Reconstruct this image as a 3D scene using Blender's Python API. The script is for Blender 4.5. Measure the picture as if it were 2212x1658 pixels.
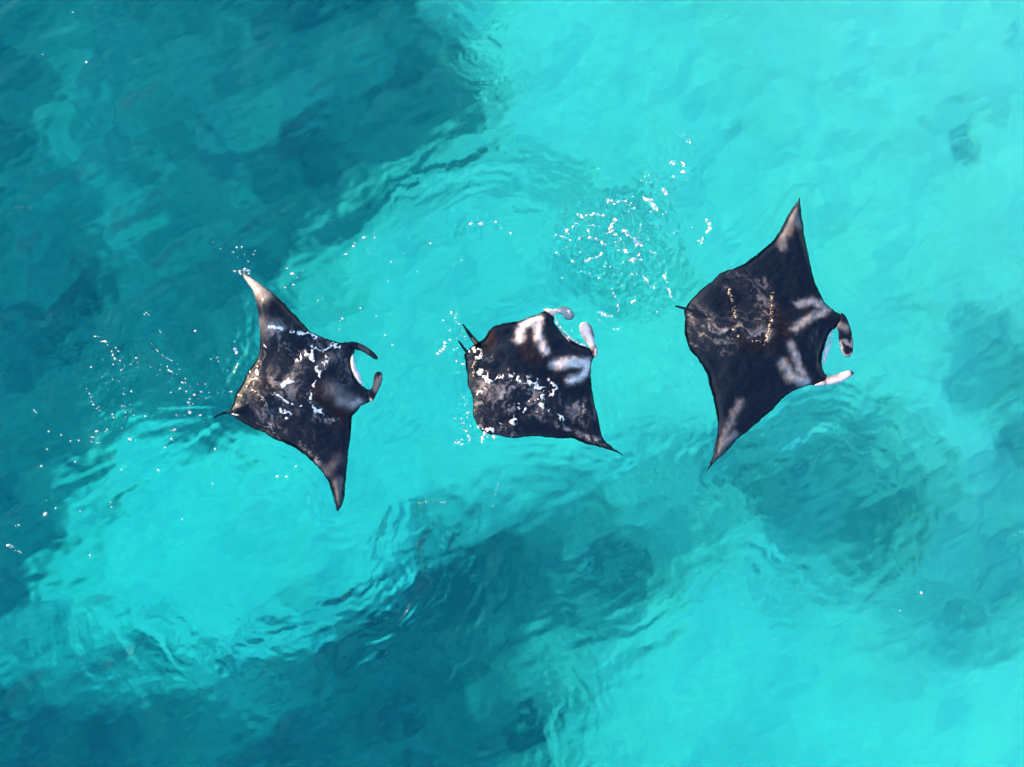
import bpy, math, numpy as np
from mathutils import Vector, Matrix
from mathutils.geometry import delaunay_2d_cdt

# ------------------------------------------------------------------ camera, sky, sun, exposure
SC = bpy.context.scene
for o in list(bpy.data.objects): bpy.data.objects.remove(o)
COL = SC.collection
CAM_H, TILT, FRAME_W = 22.0, math.radians(4.0), 12.4
CAM_Y = -CAM_H * math.tan(TILT)
HALF = FRAME_W / 2 / (CAM_H / math.cos(TILT))
cam = bpy.data.cameras.new('camera'); cam.sensor_width = 36; cam.lens = 18 / HALF
cam.clip_start = 0.1; cam.clip_end = 2000
camo = bpy.data.objects.new('camera', cam); COL.objects.link(camo)
camo.location = (0, CAM_Y, CAM_H); camo.rotation_euler = (TILT, 0, 0)
SC.camera = camo

SUN_EL, SUN_AZ = math.radians(14), math.radians(292)       # azimuth clockwise from +Y (top of the picture)
w = bpy.data.worlds.new('World'); SC.world = w; w.use_nodes = True
nt = w.node_tree; nt.nodes.clear()
sky = nt.nodes.new('ShaderNodeTexSky'); sky.sky_type = 'NISHITA'; sky.sun_disc = False
sky.sun_elevation = SUN_EL; sky.sun_rotation = SUN_AZ
sky.air_density = 1.0; sky.dust_density = 1.0; sky.ozone_density = 1.0
bg = nt.nodes.new('ShaderNodeBackground'); bg.inputs['Strength'].default_value = 0.15
wo = nt.nodes.new('ShaderNodeOutputWorld')
nt.links.new(sky.outputs[0], bg.inputs[0]); nt.links.new(bg.outputs[0], wo.inputs[0])
sl = bpy.data.lights.new('sun', 'SUN'); sl.energy = 2.9; sl.angle = math.radians(0.6); sl.color = (1.0, 0.53, 0.21)
so = bpy.data.objects.new('sun', sl); COL.objects.link(so)
sd = Vector((math.sin(SUN_AZ) * math.cos(SUN_EL), math.cos(SUN_AZ) * math.cos(SUN_EL), math.sin(SUN_EL)))
so.rotation_euler = sd.to_track_quat('Z', 'Y').to_euler(); so.location = sd * 30
SC.view_settings.view_transform = 'Standard'; SC.view_settings.look = 'None'
SC.view_settings.exposure = 2.22; SC.view_settings.gamma = 1.0; SC.view_settings.use_curve_mapping = False
SC.cycles.use_denoising = True
SC.cycles.sample_clamp_indirect = 6.0

# ------------------------------------------------------------------ where a picture point lies in the world
def P(X, Y, z=0.0):
    """picture point (2212 x 1658 grid) -> world x, y on the level z"""
    u = (np.asarray(X, float) - 1106) / 1106 * HALF; v = (829 - np.asarray(Y, float)) / 1106 * HALF
    c, s = math.cos(TILT), math.sin(TILT)
    dx, dy, dz = u, v * c + s, v * s - c
    t = (z - CAM_H) / dz
    return dx * t, CAM_Y + dy * t
def Q(x, y, z=0.0):
    """world -> picture point"""
    c, s = math.cos(TILT), math.sin(TILT)
    dy, dz = y - CAM_Y, z - CAM_H
    cy, cz = c * dy + s * dz, -s * dy + c * dz
    k = 1106 / HALF
    return 1106 + k * x / -cz, 829 - k * cy / -cz
PX = FRAME_W / 2212            # metres per picture unit at the surface

# ------------------------------------------------------------------ numpy helpers
RNG = np.random.default_rng(7)
def spectral(n, slope, kmin, kmax, aniso=1.0, ang=0.0, seed=0):
    """periodic noise tile with a band-limited power law; unit variance"""
    r = np.random.default_rng(seed)
    kx = np.fft.fftfreq(n) * n; KX, KY = np.meshgrid(kx, kx)
    a = KX * math.cos(ang) + KY * math.sin(ang); b = -KX * math.sin(ang) + KY * math.cos(ang)
    k = np.sqrt((a * aniso) ** 2 + b ** 2) + 1e-9
    A = np.where((k >= kmin) & (k <= kmax), k ** (-slope), 0)
    f = np.fft.ifft2(np.fft.fft2(r.standard_normal((n, n))) * A).real
    return (f - f.mean()) / f.std()
def sample(tile, u, v):
    """bilinear, periodic; u, v in tiles"""
    n = tile.shape[0]
    x = (u % 1.0) * n; y = (v % 1.0) * n
    i = np.floor(x).astype(int); j = np.floor(y).astype(int); fx = x - i; fy = y - j
    fx = fx * fx * (3 - 2 * fx); fy = fy * fy * (3 - 2 * fy)
    i %= n; j %= n; i1 = (i + 1) % n; j1 = (j + 1) % n
    return (tile[j, i] * (1 - fx) + tile[j, i1] * fx) * (1 - fy) + (tile[j1, i] * (1 - fx) + tile[j1, i1] * fx) * fy
def sstep(a, b, x):
    t = np.clip((x - a) / (b - a), 0, 1); return t * t * (3 - 2 * t)
def seg_d(x, y, ax, ay, bx, by):
    vx, vy = bx - ax, by - ay; L = vx * vx + vy * vy + 1e-12
    t = np.clip(((x - ax) * vx + (y - ay) * vy) / L, 0, 1)
    return np.hypot(x - ax - t * vx, y - ay - t * vy)
def sdf(x, y, poly):
    """signed distance, positive inside"""
    d = np.full(x.shape, 1e9); ins = np.zeros(x.shape, bool); n = len(poly)
    for i in range(n):
        (ax, ay), (bx, by) = poly[i], poly[(i + 1) % n]
        d = np.minimum(d, seg_d(x, y, ax, ay, bx, by))
        c = (ay > y) != (by > y)
        if c.any():
            with np.errstate(divide='ignore', invalid='ignore'):
                xi = (bx - ax) * (y - ay) / (by - ay if by != ay else 1e-12) + ax
            ins ^= c & (x < xi)
    return np.where(ins, d, -d)
def path_d(x, y, pts):
    d = np.full(x.shape, 1e9)
    if len(pts) == 1: return np.hypot(x - pts[0][0], y - pts[0][1])
    for a, b in zip(pts[:-1], pts[1:]): d = np.minimum(d, seg_d(x, y, a[0], a[1], b[0], b[1]))
    return d
def smooth_closed(pts, sub=6):
    """centripetal-ish Catmull-Rom through a closed outline"""
    out = []; n = len(pts); p = [np.array(q, float) for q in pts]
    for i in range(n):
        a, b, c, d = p[i - 1], p[i], p[(i + 1) % n], p[(i + 2) % n]
        for k in range(sub):
            t = k / sub
            out.append(.5 * ((2 * b) + (c - a) * t + (2 * a - 5 * b + 4 * c - d) * t * t + (3 * b - a - 3 * c + d) * t ** 3))
    return out
T_fbm = spectral(512, 1.7, 2, 200, seed=11)
T_mid = spectral(512, 1.2, 6, 120, seed=12)
T_fine = spectral(512, 0.9, 10, 220, seed=13)
T_str = spectral(512, 2.0, 6, 64, aniso=5.0, seed=14)       # streaks along u
T_foam = spectral(512, 1.8, 6, 52, seed=17); T_foam2 = spectral(512, 1.5, 10, 90, seed=18)
T_rip = spectral(512, 2.3, 5, 45, seed=15)
T_rip2 = spectral(512, 2.2, 5, 60, aniso=3.0, seed=16)

# ------------------------------------------------------------------ materials
def mat(name):
    m = bpy.data.materials.new(name); m.use_nodes = True; m.node_tree.nodes.clear()
    return m, m.node_tree.nodes, m.node_tree.links
def N(ns, t, **kw):
    n = ns.new(t)
    for k, v in kw.items():
        if hasattr(n, k): setattr(n, k, v)
        else: n.inputs[k.replace('_', ' ')].default_value = v
    return n

def water_material():
    m, ns, ln = mat('sea_water')
    out = N(ns, 'ShaderNodeOutputMaterial')
    geo = N(ns, 'ShaderNodeNewGeometry')
    mp = N(ns, 'ShaderNodeMapping'); mp.inputs['Rotation'].default_value = (0, 0, .5); mp.inputs['Scale'].default_value = (1, 2.0, 1)
    ln.new(geo.outputs['Position'], mp.inputs['Vector'])
    nz = N(ns, 'ShaderNodeTexNoise', Scale=4.0, Detail=2.5, Roughness=.45, Distortion=.5)
    ln.new(mp.outputs[0], nz.inputs['Vector'])
    bp = N(ns, 'ShaderNodeBump', Strength=.28, Distance=.012)
    ln.new(nz.outputs[0], bp.inputs['Height'])
    rf = N(ns, 'ShaderNodeBsdfRefraction', IOR=1.333, Roughness=.21)
    gl = N(ns, 'ShaderNodeBsdfGlossy', Roughness=.07)
    gl.inputs['Color'].default_value = (1, 1, 1, 1)
    fr = N(ns, 'ShaderNodeFresnel', IOR=1.18)
    mx = N(ns, 'ShaderNodeMixShader')
    for n in (rf, gl, fr): ln.new(bp.outputs[0], n.inputs['Normal'])
    ln.new(fr.outputs[0], mx.inputs[0]); ln.new(rf.outputs[0], mx.inputs[1]); ln.new(gl.outputs[0], mx.inputs[2])
    ln.new(mx.outputs[0], out.inputs['Surface'])
    va = N(ns, 'ShaderNodeVolumeAbsorption', Density=.30)
    va.inputs['Color'].default_value = (.12, .963, .976, 1)
    ln.new(va.outputs[0], out.inputs['Volume'])
    return m

def seabed_material():
    m, ns, ln = mat('sand_and_reef')
    out = N(ns, 'ShaderNodeOutputMaterial'); b = N(ns, 'ShaderNodeBsdfPrincipled', Roughness=.95)
    b.inputs['Specular IOR Level'].default_value = 0.0
    at = N(ns, 'ShaderNodeAttribute', attribute_name='reef')
    geo = N(ns, 'ShaderNodeNewGeometry')
    n1 = N(ns, 'ShaderNodeTexNoise', Scale=1.3, Detail=2.5, Roughness=.5)
    ln.new(geo.outputs['Position'], n1.inputs['Vector'])
    sand = N(ns, 'ShaderNodeMix', data_type='RGBA')
    sand.inputs[6].default_value = (.82, .79, .70, 1); sand.inputs[7].default_value = (.92, .89, .80, 1)
    ln.new(n1.outputs[0], sand.inputs[0])
    reef = N(ns, 'ShaderNodeMix', data_type='RGBA')
    reef.inputs[6].default_value = (.0, .132, .180, 1); reef.inputs[7].default_value = (.0, .155, .205, 1)  # teal albedo stands in for light scattered within the water
    ln.new(n1.outputs[0], reef.inputs[0])
    mx = N(ns, 'ShaderNodeMix', data_type='RGBA')
    ln.new(at.outputs['Fac'], mx.inputs[0]); ln.new(sand.outputs[2], mx.inputs[6]); ln.new(reef.outputs[2], mx.inputs[7])
    ln.new(mx.outputs[2], b.inputs['Base Color']); ln.new(b.outputs[0], out.inputs['Surface'])
    return m

def skin_material():
    m, ns, ln = mat('wet_ray_skin')
    out = N(ns, 'ShaderNodeOutputMaterial'); b = N(ns, 'ShaderNodeBsdfPrincipled', Roughness=.5)
    at = N(ns, 'ShaderNodeAttribute', attribute_name='pale'); br = N(ns, 'ShaderNodeAttribute', attribute_name='brown')
    geo = N(ns, 'ShaderNodeNewGeometry')
    n1 = N(ns, 'ShaderNodeTexNoise', Scale=9.0, Detail=5.0, Roughness=.6); ln.new(geo.outputs['Position'], n1.inputs['Vector'])
    dark = N(ns, 'ShaderNodeMix', data_type='RGBA')
    dark.inputs[6].default_value = (.002, .0065, .016, 1); dark.inputs[7].default_value = (.006, .010, .022, 1); ln.new(n1.outputs[0], dark.inputs[0])
    d2 = N(ns, 'ShaderNodeMix', data_type='RGBA'); d2.inputs[7].default_value = (.014, .009, .011, 1)
    ln.new(br.outputs['Fac'], d2.inputs[0]); ln.new(dark.outputs[2], d2.inputs[6])
    mx = N(ns, 'ShaderNodeMix', data_type='RGBA'); mx.inputs[7].default_value = (.50, .50, .56, 1)
    ln.new(at.outputs['Fac'], mx.inputs[0]); ln.new(d2.outputs[2], mx.inputs[6]); ln.new(mx.outputs[2], b.inputs['Base Color'])
    n2 = N(ns, 'ShaderNodeTexNoise', Scale=38.0, Detail=3.0, Roughness=.5); ln.new(geo.outputs['Position'], n2.inputs['Vector'])
    bp = N(ns, 'ShaderNodeBump', Strength=.25, Distance=.004); ln.new(n2.outputs[0], bp.inputs['Height']); ln.new(bp.outputs[0], b.inputs['Normal'])
    n3 = N(ns, 'ShaderNodeTexNoise', Scale=6.0, Detail=3.0, Roughness=.55, Distortion=.8); ln.new(geo.outputs['Position'], n3.inputs['Vector'])
    cb = N(ns, 'ShaderNodeBump', Strength=.08, Distance=.02); ln.new(n3.outputs[0], cb.inputs['Height']); ln.new(cb.outputs[0], b.inputs['Coat Normal'])
    b.inputs['Coat Weight'].default_value = .4; b.inputs['Coat Roughness'].default_value = .04; b.inputs['Coat IOR'].default_value = 1.33
    b.inputs['Specular IOR Level'].default_value = 0.0
    ln.new(b.outputs[0], out.inputs['Surface'])
    return m

def pale_material(name, col, rough=.4):
    m, ns, ln = mat(name)
    out = N(ns, 'ShaderNodeOutputMaterial'); b = N(ns, 'ShaderNodeBsdfPrincipled', Roughness=rough)
    geo = N(ns, 'ShaderNodeNewGeometry')
    n1 = N(ns, 'ShaderNodeTexNoise', Scale=14.0, Detail=4.0); ln.new(geo.outputs['Position'], n1.inputs['Vector'])
    mx = N(ns, 'ShaderNodeMix', data_type='RGBA'); mx.inputs[6].default_value = (*[c * .45 for c in col], 1); mx.inputs[7].default_value = (*col, 1)
    ln.new(n1.outputs[0], mx.inputs[0]); ln.new(mx.outputs[2], b.inputs['Base Color']); ln.new(b.outputs[0], out.inputs['Surface'])
    return m

def foam_material(name, dens, col=(.58, .60, .63), rough=.35, coat=.4):
    """bubbly foam; thin foam lets part of the light straight through between the bubbles"""
    m, ns, ln = mat(name)
    out = N(ns, 'ShaderNodeOutputMaterial'); b = N(ns, 'ShaderNodeBsdfPrincipled', Roughness=rough)
    b.inputs['Base Color'].default_value = (*col, 1)
    b.inputs['Coat Weight'].default_value = coat; b.inputs['Coat Roughness'].default_value = .15 if coat < .5 else .3
    geo = N(ns, 'ShaderNodeNewGeometry')
    n1 = N(ns, 'ShaderNodeTexNoise', Scale=60.0, Detail=3.0, Roughness=.6); ln.new(geo.outputs['Position'], n1.inputs['Vector'])
    bp = N(ns, 'ShaderNodeBump', Strength=.12, Distance=.005); ln.new(n1.outputs[0], bp.inputs['Height']); ln.new(bp.outputs[0], b.inputs['Normal'])
    at = N(ns, 'ShaderNodeAttribute', attribute_name='cover')
    mu = N(ns, 'ShaderNodeMath', operation='MULTIPLY'); mu.inputs[1].default_value = dens; mu.use_clamp = True
    ln.new(at.outputs['Fac'], mu.inputs[0])
    tr = N(ns, 'ShaderNodeBsdfTransparent'); mx = N(ns, 'ShaderNodeMixShader')
    ln.new(mu.outputs[0], mx.inputs[0]); ln.new(tr.outputs[0], mx.inputs[1]); ln.new(b.outputs[0], mx.inputs[2])
    ln.new(mx.outputs[0], out.inputs['Surface'])
    return m

M_WATER, M_BED, M_SKIN = water_material(), seabed_material(), skin_material()
M_FOAM = foam_material('sea_foam', 1.0); M_FILM = foam_material('thin_sea_foam', .34)
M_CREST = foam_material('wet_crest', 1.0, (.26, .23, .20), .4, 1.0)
M_MOUTH = pale_material('pale_mouth_skin', (.46, .56, .68))

def mesh_obj(name, verts, faces, material, parent=None, smooth=True, attrs=None, **props):
    me = bpy.data.meshes.new(name)
    verts = np.asarray(verts, np.float32); faces = np.asarray(faces, np.int32)
    me.vertices.add(len(verts)); me.vertices.foreach_set('co', verts.ravel())
    k = faces.shape[1]
    me.loops.add(faces.size); me.loops.foreach_set('vertex_index', faces.ravel())
    me.polygons.add(len(faces)); me.polygons.foreach_set('loop_start', np.arange(0, faces.size, k, dtype=np.int32))
    if smooth: me.polygons.foreach_set('use_smooth', np.ones(len(faces), bool))
    for an, av in (attrs or {}).items():
        a = me.attributes.new(an, 'FLOAT', 'POINT'); a.data.foreach_set('value', np.asarray(av, np.float32).ravel())
    me.update(calc_edges=True); me.validate()
    me.materials.append(material)
    o = bpy.data.objects.new(name, me); COL.objects.link(o)
    if parent: o.parent = parent
    for a, b in props.items(): o[a] = b
    return o
def grid_faces(nx, ny, off=0):
    i, j = np.meshgrid(np.arange(nx - 1), np.arange(ny - 1)); a = (j * nx + i).ravel() + off
    return np.stack([a, a + 1, a + 1 + nx, a + nx], 1)
def stretched(lo, hi, step, far, n_out=26):
    core = np.arange(lo, hi + step * .5, step)
    g = np.geomspace(1, far / step * .5, n_out)
    g = np.cumsum(g) / np.sum(g)
    return np.concatenate([lo - (far * g)[::-1], core, core[-1] + far * g])

# ------------------------------------------------------------------ the rays' outlines, in picture units of three enlargements
def to_pic(pts, f): return [(f[0] + x * f[2], f[1] + y * f[2]) for x, y in pts]
F1 = (457.1, 560.3, .3379); F2 = (943.7, 634.1, .2224); F3 = (1430.4, 412.9, .3737)
OUT1 = [(198,78),(235,108),(300,150),(370,200),(430,250),(490,310),(550,370),(600,430),(645,470),(700,498),(760,518),(815,532),(862,526),(905,545),(912,588),
 (895,622),(888,660),(897,710),(920,762),(960,806),(1003,832),(1030,850),(1026,895),(1000,918),(955,940),(926,972),(900,1005),(890,1060),(882,1130),(875,1200),(865,1280),(858,1380),(852,1450),(845,1520),(830,1575),(802,1612),
 (786,1570),(770,1500),(745,1430),(700,1360),(650,1300),(600,1260),(540,1215),(470,1180),(400,1150),(330,1110),(260,1080),(190,1040),(150,1012),(100,985),(112,962),(135,920),(150,860),(190,790),(230,720),(270,660),(300,600),(312,520),(318,430),(312,350),(298,270),(268,205),(232,150),(203,112)]
OUT2 = [(920,218),(985,208),(1010,182),(1062,168),(1112,172),(1140,230),(1150,292),(1190,340),(1240,390),(1300,440),(1380,488),(1460,516),(1528,556),(1535,610),(1510,665),(1500,740),(1495,820),(1505,920),(1520,1020),(1545,1120),(1572,1210),(1585,1300),(1620,1405),(1680,1470),(1745,1522),(1830,1580),
 (1722,1534),(1600,1495),(1480,1465),(1400,1440),(1320,1405),(1200,1410),(1080,1400),(960,1385),(840,1395),(700,1405),(600,1380),(520,1372),(430,1330),(380,1250),(352,1180),(352,1060),(330,960),(300,880),(290,780),(280,680),(262,610),(290,560),(350,500),(392,468),(455,440),(500,362),(560,312),(640,290),(740,270),(840,246)]
OUT3 = [(800,35),(808,120),(820,210),(835,290),(850,370),(868,450),(890,530),(915,590),(945,640),(985,680),(1030,705),(1062,724),(1062,760),(1022,778),
 (985,806),(958,845),(942,900),(930,960),(930,1010),(946,1052),(968,1078),(955,1108),(905,1121),(870,1120),(830,1125),(770,1150),(710,1190),(660,1240),(610,1290),(560,1335),(500,1385),(450,1425),(410,1465),(370,1510),(330,1545),(297,1580),(277,1602),(260,1632),
 (279,1580),(295,1530),(310,1470),(322,1420),(325,1370),(322,1310),(312,1250),(295,1190),(275,1120),(265,1070),(245,1020),(215,975),(180,940),(158,905),(150,870),(132,820),(135,750),(132,690),(150,650),(195,600),(250,550),(300,515),(345,470),(420,445),(480,415),(540,370),(600,325),(640,285),(680,230),(710,170),(745,110),(780,65)]
def world_poly(pts, f, z=.04, rough=.004, seed=0):
    s = smooth_closed(to_pic(pts, f), 6); X = np.array([p[0] for p in s]); Y = np.array([p[1] for p in s])
    x, y = P(X, Y, z)
    x = x + rough * sample(T_mid, x * .25 + seed * .37, y * .25); y = y + rough * sample(T_mid, x * .25, y * .25 + seed * .53 + .4)
    return list(zip(x, y))
def wpath(pts, f, z=.05):
    X, Y = zip(*to_pic(pts, f)); x, y = P(X, Y, z); return list(zip(x, y))

class Ray: pass
def ray(f, out, spine, tips, seed):
    r = Ray(); r.f = f; r.poly = world_poly(out, f, seed=seed); r.spine = wpath(spine, f); r.seed = seed
    r.tips = [(wpath([t[0]], f)[0], t[1], t[2]) for t in tips]
    a = np.array(r.poly); r.bb = (a[:, 0].min(), a[:, 0].max(), a[:, 1].min(), a[:, 1].max())
    return r
RAYS = [ray(F1, OUT1, [(330,880),(470,830),(700,760),(860,705)], [((400,310), .33, .40)], 1),
        ray(F2, OUT2, [(430,690),(640,650),(1000,560),(1300,480)], [((700,1150), .05, .5)], 2),
        ray(F3, OUT3, [(300,830),(480,852),(700,890),(920,900)], [], 3)]
def base_level(r, x, y):
    z = np.full(x.shape, -.028)
    for (tx, ty), h, R in r.tips: z = z + h * np.exp(-((x - tx) ** 2 + (y - ty) ** 2) / R ** 2)
    return z
def top_z(r, x, y, d=None):
    if d is None: d = np.maximum(sdf(x, y, r.poly), 0)
    s = path_d(x, y, r.spine)
    z = base_level(r, x, y) + .045 * np.sqrt(np.clip(d / .08, 0, 1)) + .05 * (1 - np.exp(-d / .35))
    z = z + .085 * np.exp(-(s / .34) ** 2) * sstep(0, .3, d)
    return z + .010 * sample(T_fbm, x * .35 + r.seed * .3, y * .35) * sstep(0, .15, d)
def bottom_z(r, x, y, d):
    s = path_d(x, y, r.spine)
    return base_level(r, x, y) - .03 * np.sqrt(np.clip(d / .04, 0, 1)) - .16 * (1 - np.exp(-d / .14)) - .2 * np.exp(-(s / .35) ** 2) * sstep(0, .3, d)

# ------------------------------------------------------------------ the seabed: pale sand with dark reef beds
def soft(X, Y, poly, w): return sstep(-w, w, sdf(X, Y, poly))
def blob(X, Y, cx, cy, rx, ry, ang=0.0):
    c, s = math.cos(math.radians(ang)), math.sin(math.radians(ang)); a = (X - cx) * c + (Y - cy) * s; b = -(X - cx) * s + (Y - cy) * c
    return np.exp(-((a / rx) ** 2 + (b / ry) ** 2))
def reef_amount(X, Y):
    u, v = X / 1500, Y / 1500
    wx = 30 * sample(T_fbm, u, v) + 14 * sample(T_mid, u + .3, v + .1) + 9 * sample(T_str, (u * .8 - v * .6), (u * .6 + v * .8)); wy = 30 * sample(T_fbm, u + .5, v + .7) + 9 * sample(T_mid, u + .8, v + .4)
    X, Y = X + wx, Y + wy
    A = [(-900,-900),(1005,-900),(1000,0),(990,80),(1020,150),(1040,215),(1000,280),(950,320),(880,370),(800,425),(720,480),(690,520),(650,560),(610,640),(560,720),(560,860),(430,930),(300,985),(190,1080),(70,1220),(0,1330),(-900,1500)]
    B = [(-900,1430),(0,1465),(150,1470),(270,1445),(400,1470),(560,1450),(660,1400),(770,1340),(860,1250),(920,1170),(965,1125),(1100,1140),(1330,1105),(1375,1190),(1320,1290),(1220,1370),(1150,1450),(1140,1530),(1110,1658),(1000,2600),(-900,2600)]
    C = [(1630,960),(1750,905),(1870,890),(1960,950),(1975,1040),(1900,1100),(1890,1180),(1800,1230),(1700,1230),(1610,1130),(1570,1040)]
    D = [(2040,800),(2110,720),(2230,750),(3000,700),(3000,1080),(2212,1030),(2130,1000),(2110,900)]
    E = [(1640,1080),(1950,1060),(2220,1000),(3000,1000),(3000,1300),(2212,1330),(2060,1400),(1960,1340),(1800,1300),(1640,1260)]
    G = [(1380,1010),(1560,1000),(1640,1080),(1560,1180),(1420,1290),(1320,1340),(1300,1200)]
    lay = [(soft(X, Y, A, 75), .82), (soft(X, Y, B, 105), .74), (soft(X, Y, B, 140), .38), (blob(X, Y, 1050, 1400, 220, 190), .45), (blob(X, Y, 400, 1690, 760, 170), .6), (blob(X, Y, 820, 1560, 260, 160), .3), (soft(X, Y, C, 70), .52), (soft(X, Y, D, 110), .72), (soft(X, Y, A, 150), .22), (soft(X, Y, E, 80), .36), (soft(X, Y, G, 70), .42),
           (blob(X, Y, 1995, 308, 42, 22, -25), .55), (blob(X, Y, 2020, 375, 30, 42, 20), .6), (blob(X, Y, 2080, 400, 24, 14), .4), (blob(X, Y, 1615, 330, 45, 32), .28),
           (blob(X, Y, 1110, 395, 60, 45), .55), (blob(X, Y, 1200, 440, 55, 55), .55), (blob(X, Y, 1330, 500, 60, 40), .6), (blob(X, Y, 1300, 590, 70, 45), .62), (blob(X, Y, 1420, 560, 25, 75, -25), .55), (blob(X, Y, 1370, 640, 60, 40), .4),
           (blob(X, Y, 1060, 110, 50, 130), .50), (blob(X, Y, 950, 420, 130, 60, -25), .45), (blob(X, Y, 740, 600, 110, 70, -30), .55), (blob(X, Y, 640, 760, 90, 130), .4), (blob(X, Y, 1960, 660, 45, 40), .25), (blob(X, Y, 2010, 760, 70, 50), .3),
           (blob(X, Y, 10, 1350, 120, 130), .68), (blob(X, Y, 190, 1370, 90, 16, 12), .55), (blob(X, Y, 300, 1330, 60, 13, -35), .5), (blob(X, Y, 600, 1410, 200, 45, -10), .45), (blob(X, Y, 1230, 1570, 100, 190), .62), (blob(X, Y, 2010, 1400, 110, 40, -20), .25), (blob(X, Y, 2130, 1330, 80, 40), .25)]
    keep = np.ones(X.shape)
    for k, (a, l) in enumerate(lay): keep = keep * (1 - l * (1 if k < 11 else .62) * np.clip(a, 0, 1))
    # sand showing through the big reef bed
    s = (blob(X, Y, 110, 150, 60, 90) + blob(X, Y, 150, 300, 60, 110, -15) + blob(X, Y, 250, 420, 90, 90) + blob(X, Y, 230, 520, 40, 70) + blob(X, Y, 480, 235, 65, 60) + .6 * blob(X, Y, 340, 270, 70, 60)
         + .7 * blob(X, Y, 650, 150, 90, 60) + .5 * blob(X, Y, 440, 460, 90, 60) + .5 * blob(X, Y, 60, 560, 60, 60) + .5 * blob(X, Y, 330, 640, 150, 50, -15) + .4 * blob(X, Y, 260, 60, 90, 50) + .5 * blob(X, Y, 300, 880, 160, 90, -20) + .35 * blob(X, Y, 800, 330, 80, 50))
    s = np.clip(s, 0, 1) * (.8 + .35 * np.clip(sample(T_fbm, u * 1.5, v * 1.5), -1, 1))
    q = 1 - keep
    q = np.clip(q + .03 * (1 + sample(T_fbm, u * .9 + .2, v * .9 + .6)) + .22 * q * (1 - q) * sample(T_str, (u * .85 - v * .5) * 1.3, (u * .5 + v * .85) * 1.3), 0, 1)
    return np.clip(q - .30 * np.clip(s, 0, 1.2) * q + .04 * sample(T_fbm, u * 1.5, v * 1.5) * q, 0, 1)
BED = -5.2
def make_seabed():
    gx = stretched(-11, 11, .055, 170); gy = stretched(-8.5, 8.5, .055, 170)
    X, Y = np.meshgrid(gx, gy)
    Xp, Yp = Q(X, Y, BED / 1.333)
    reef = reef_amount(np.clip(Xp, -800, 2900), np.clip(Yp, -800, 2500))
    Z = BED + .18 * np.clip(X + Y * .6, -8, 9) + .08 * sample(T_fbm, X / 14, Y / 14) - .35 * reef + reef * (.02 * sample(T_mid, X / 9, Y / 9))
    v = np.stack([X, Y, Z], -1).reshape(-1, 3)
    mesh_obj('seabed', v, grid_faces(len(gx), len(gy)), M_BED, attrs={'reef': reef}, kind='structure')
make_seabed()

# ------------------------------------------------------------------ the sea surface: one closed body of water
def swell(x, y):
    """ripples in metres, measured where the photograph shows them"""
    X, Y = Q(x, y)
    calm = np.clip(1 - .75 * blob(X, Y, 1750, 150, 700, 330) - .6 * blob(X, Y, 1800, 1550, 500, 220) - .6 * blob(X, Y, 600, 1270, 330, 110) - .4 * blob(X, Y, 1000, 800, 160, 160), .42, 1)
    h = .011 * sample(T_rip, x / 5.5, y / 5.5) * calm
    c, s = math.cos(.45), math.sin(.45); a, b = x * c + y * s, -x * s + y * c
    h = h + .009 * sample(T_rip2, a / 4.0, b / 4.0) * calm
    def arcs(cx, cy, r0, r1, lam, amp, win, tile=T_str, wrap=.5, off=0.0):
        wx, wy = P(cx, cy); dx, dy = x - wx, y - wy; r = np.hypot(dx, dy) + 1e-6; th = np.arctan2(dy, dx)
        r = r + .05 * sample(T_fbm, x / 3, y / 3)
        g = sample(tile, th * wrap + off, r / lam / 14)
        return amp * g * win * sstep(r0 * PX * .8, r0 * PX * 1.1, r) * (1 - sstep(r1 * PX * .85, r1 * PX * 1.15, r))
    h = h + 1.1 * arcs(1090, 680, 150, 420, .24, .016, blob(X, Y, 1060, 390, 230, 130), off=.1)
    h = h + 1.1 * arcs(1790, 1120, 120, 330, .22, .011, blob(X, Y, 1780, 960, 230, 170), off=.3)
    h = h + 1.1 * arcs(1790, 1120, 120, 420, .30, .010, blob(X, Y, 1800, 1230, 330, 120), off=.6)
    h = h + 1.1 * arcs(640, 1100, 180, 620, .26, .014, blob(X, Y, 900, 1270, 210, 200), off=.8)
    h = h + 1.1 * arcs(640, 1160, 180, 620, .26, .013, blob(X, Y, 420, 1400, 420, 90), off=.45)
    h = h + 1.1 * arcs(1180, 1000, 180, 560, .3, .016, blob(X, Y, 1330, 1310, 180, 170) * .6, off=.55)
    h = h + 1.1 * arcs(900, 1600, 150, 620, .26, .012, blob(X, Y, 1240, 1560, 110, 160), off=.35)
    h = h + 1.1 * arcs(520, 880, 60, 460, .2, .008, blob(X, Y, 330, 1000, 190, 130, -35) , tile=T_str.T.copy(), wrap=.35, off=.2)
    h = h + 1.1 * arcs(1100, -200, 200, 640, .2, .016, blob(X, Y, 1060, 110, 70, 160), off=.7)
    h = h + 1.1 * arcs(1560, 1000, 30, 260, .2, .009, blob(X, Y, 1480, 1010, 140, 120), off=.15)
    turb = blob(X, Y, 1330, 520, 120, 90) + .8 * blob(X, Y, 1400, 600, 70, 110, -25) + .5 * blob(X, Y, 1440, 390, 50, 80, 25) + .45 * blob(X, Y, 520, 800, 50, 70) + .4 * blob(X, Y, 1010, 900, 40, 90) + .25 * blob(X, Y, 250, 800, 120, 120) + .3 * blob(X, Y, 1050, 490, 90, 30)
    t = sample(T_mid, x / 4.5, y / 4.5)
    h = h + turb * (.018 * (1 - 2 * np.abs(t)) + .002 * sample(T_fine, x / 4, y / 4))
    return h
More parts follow.
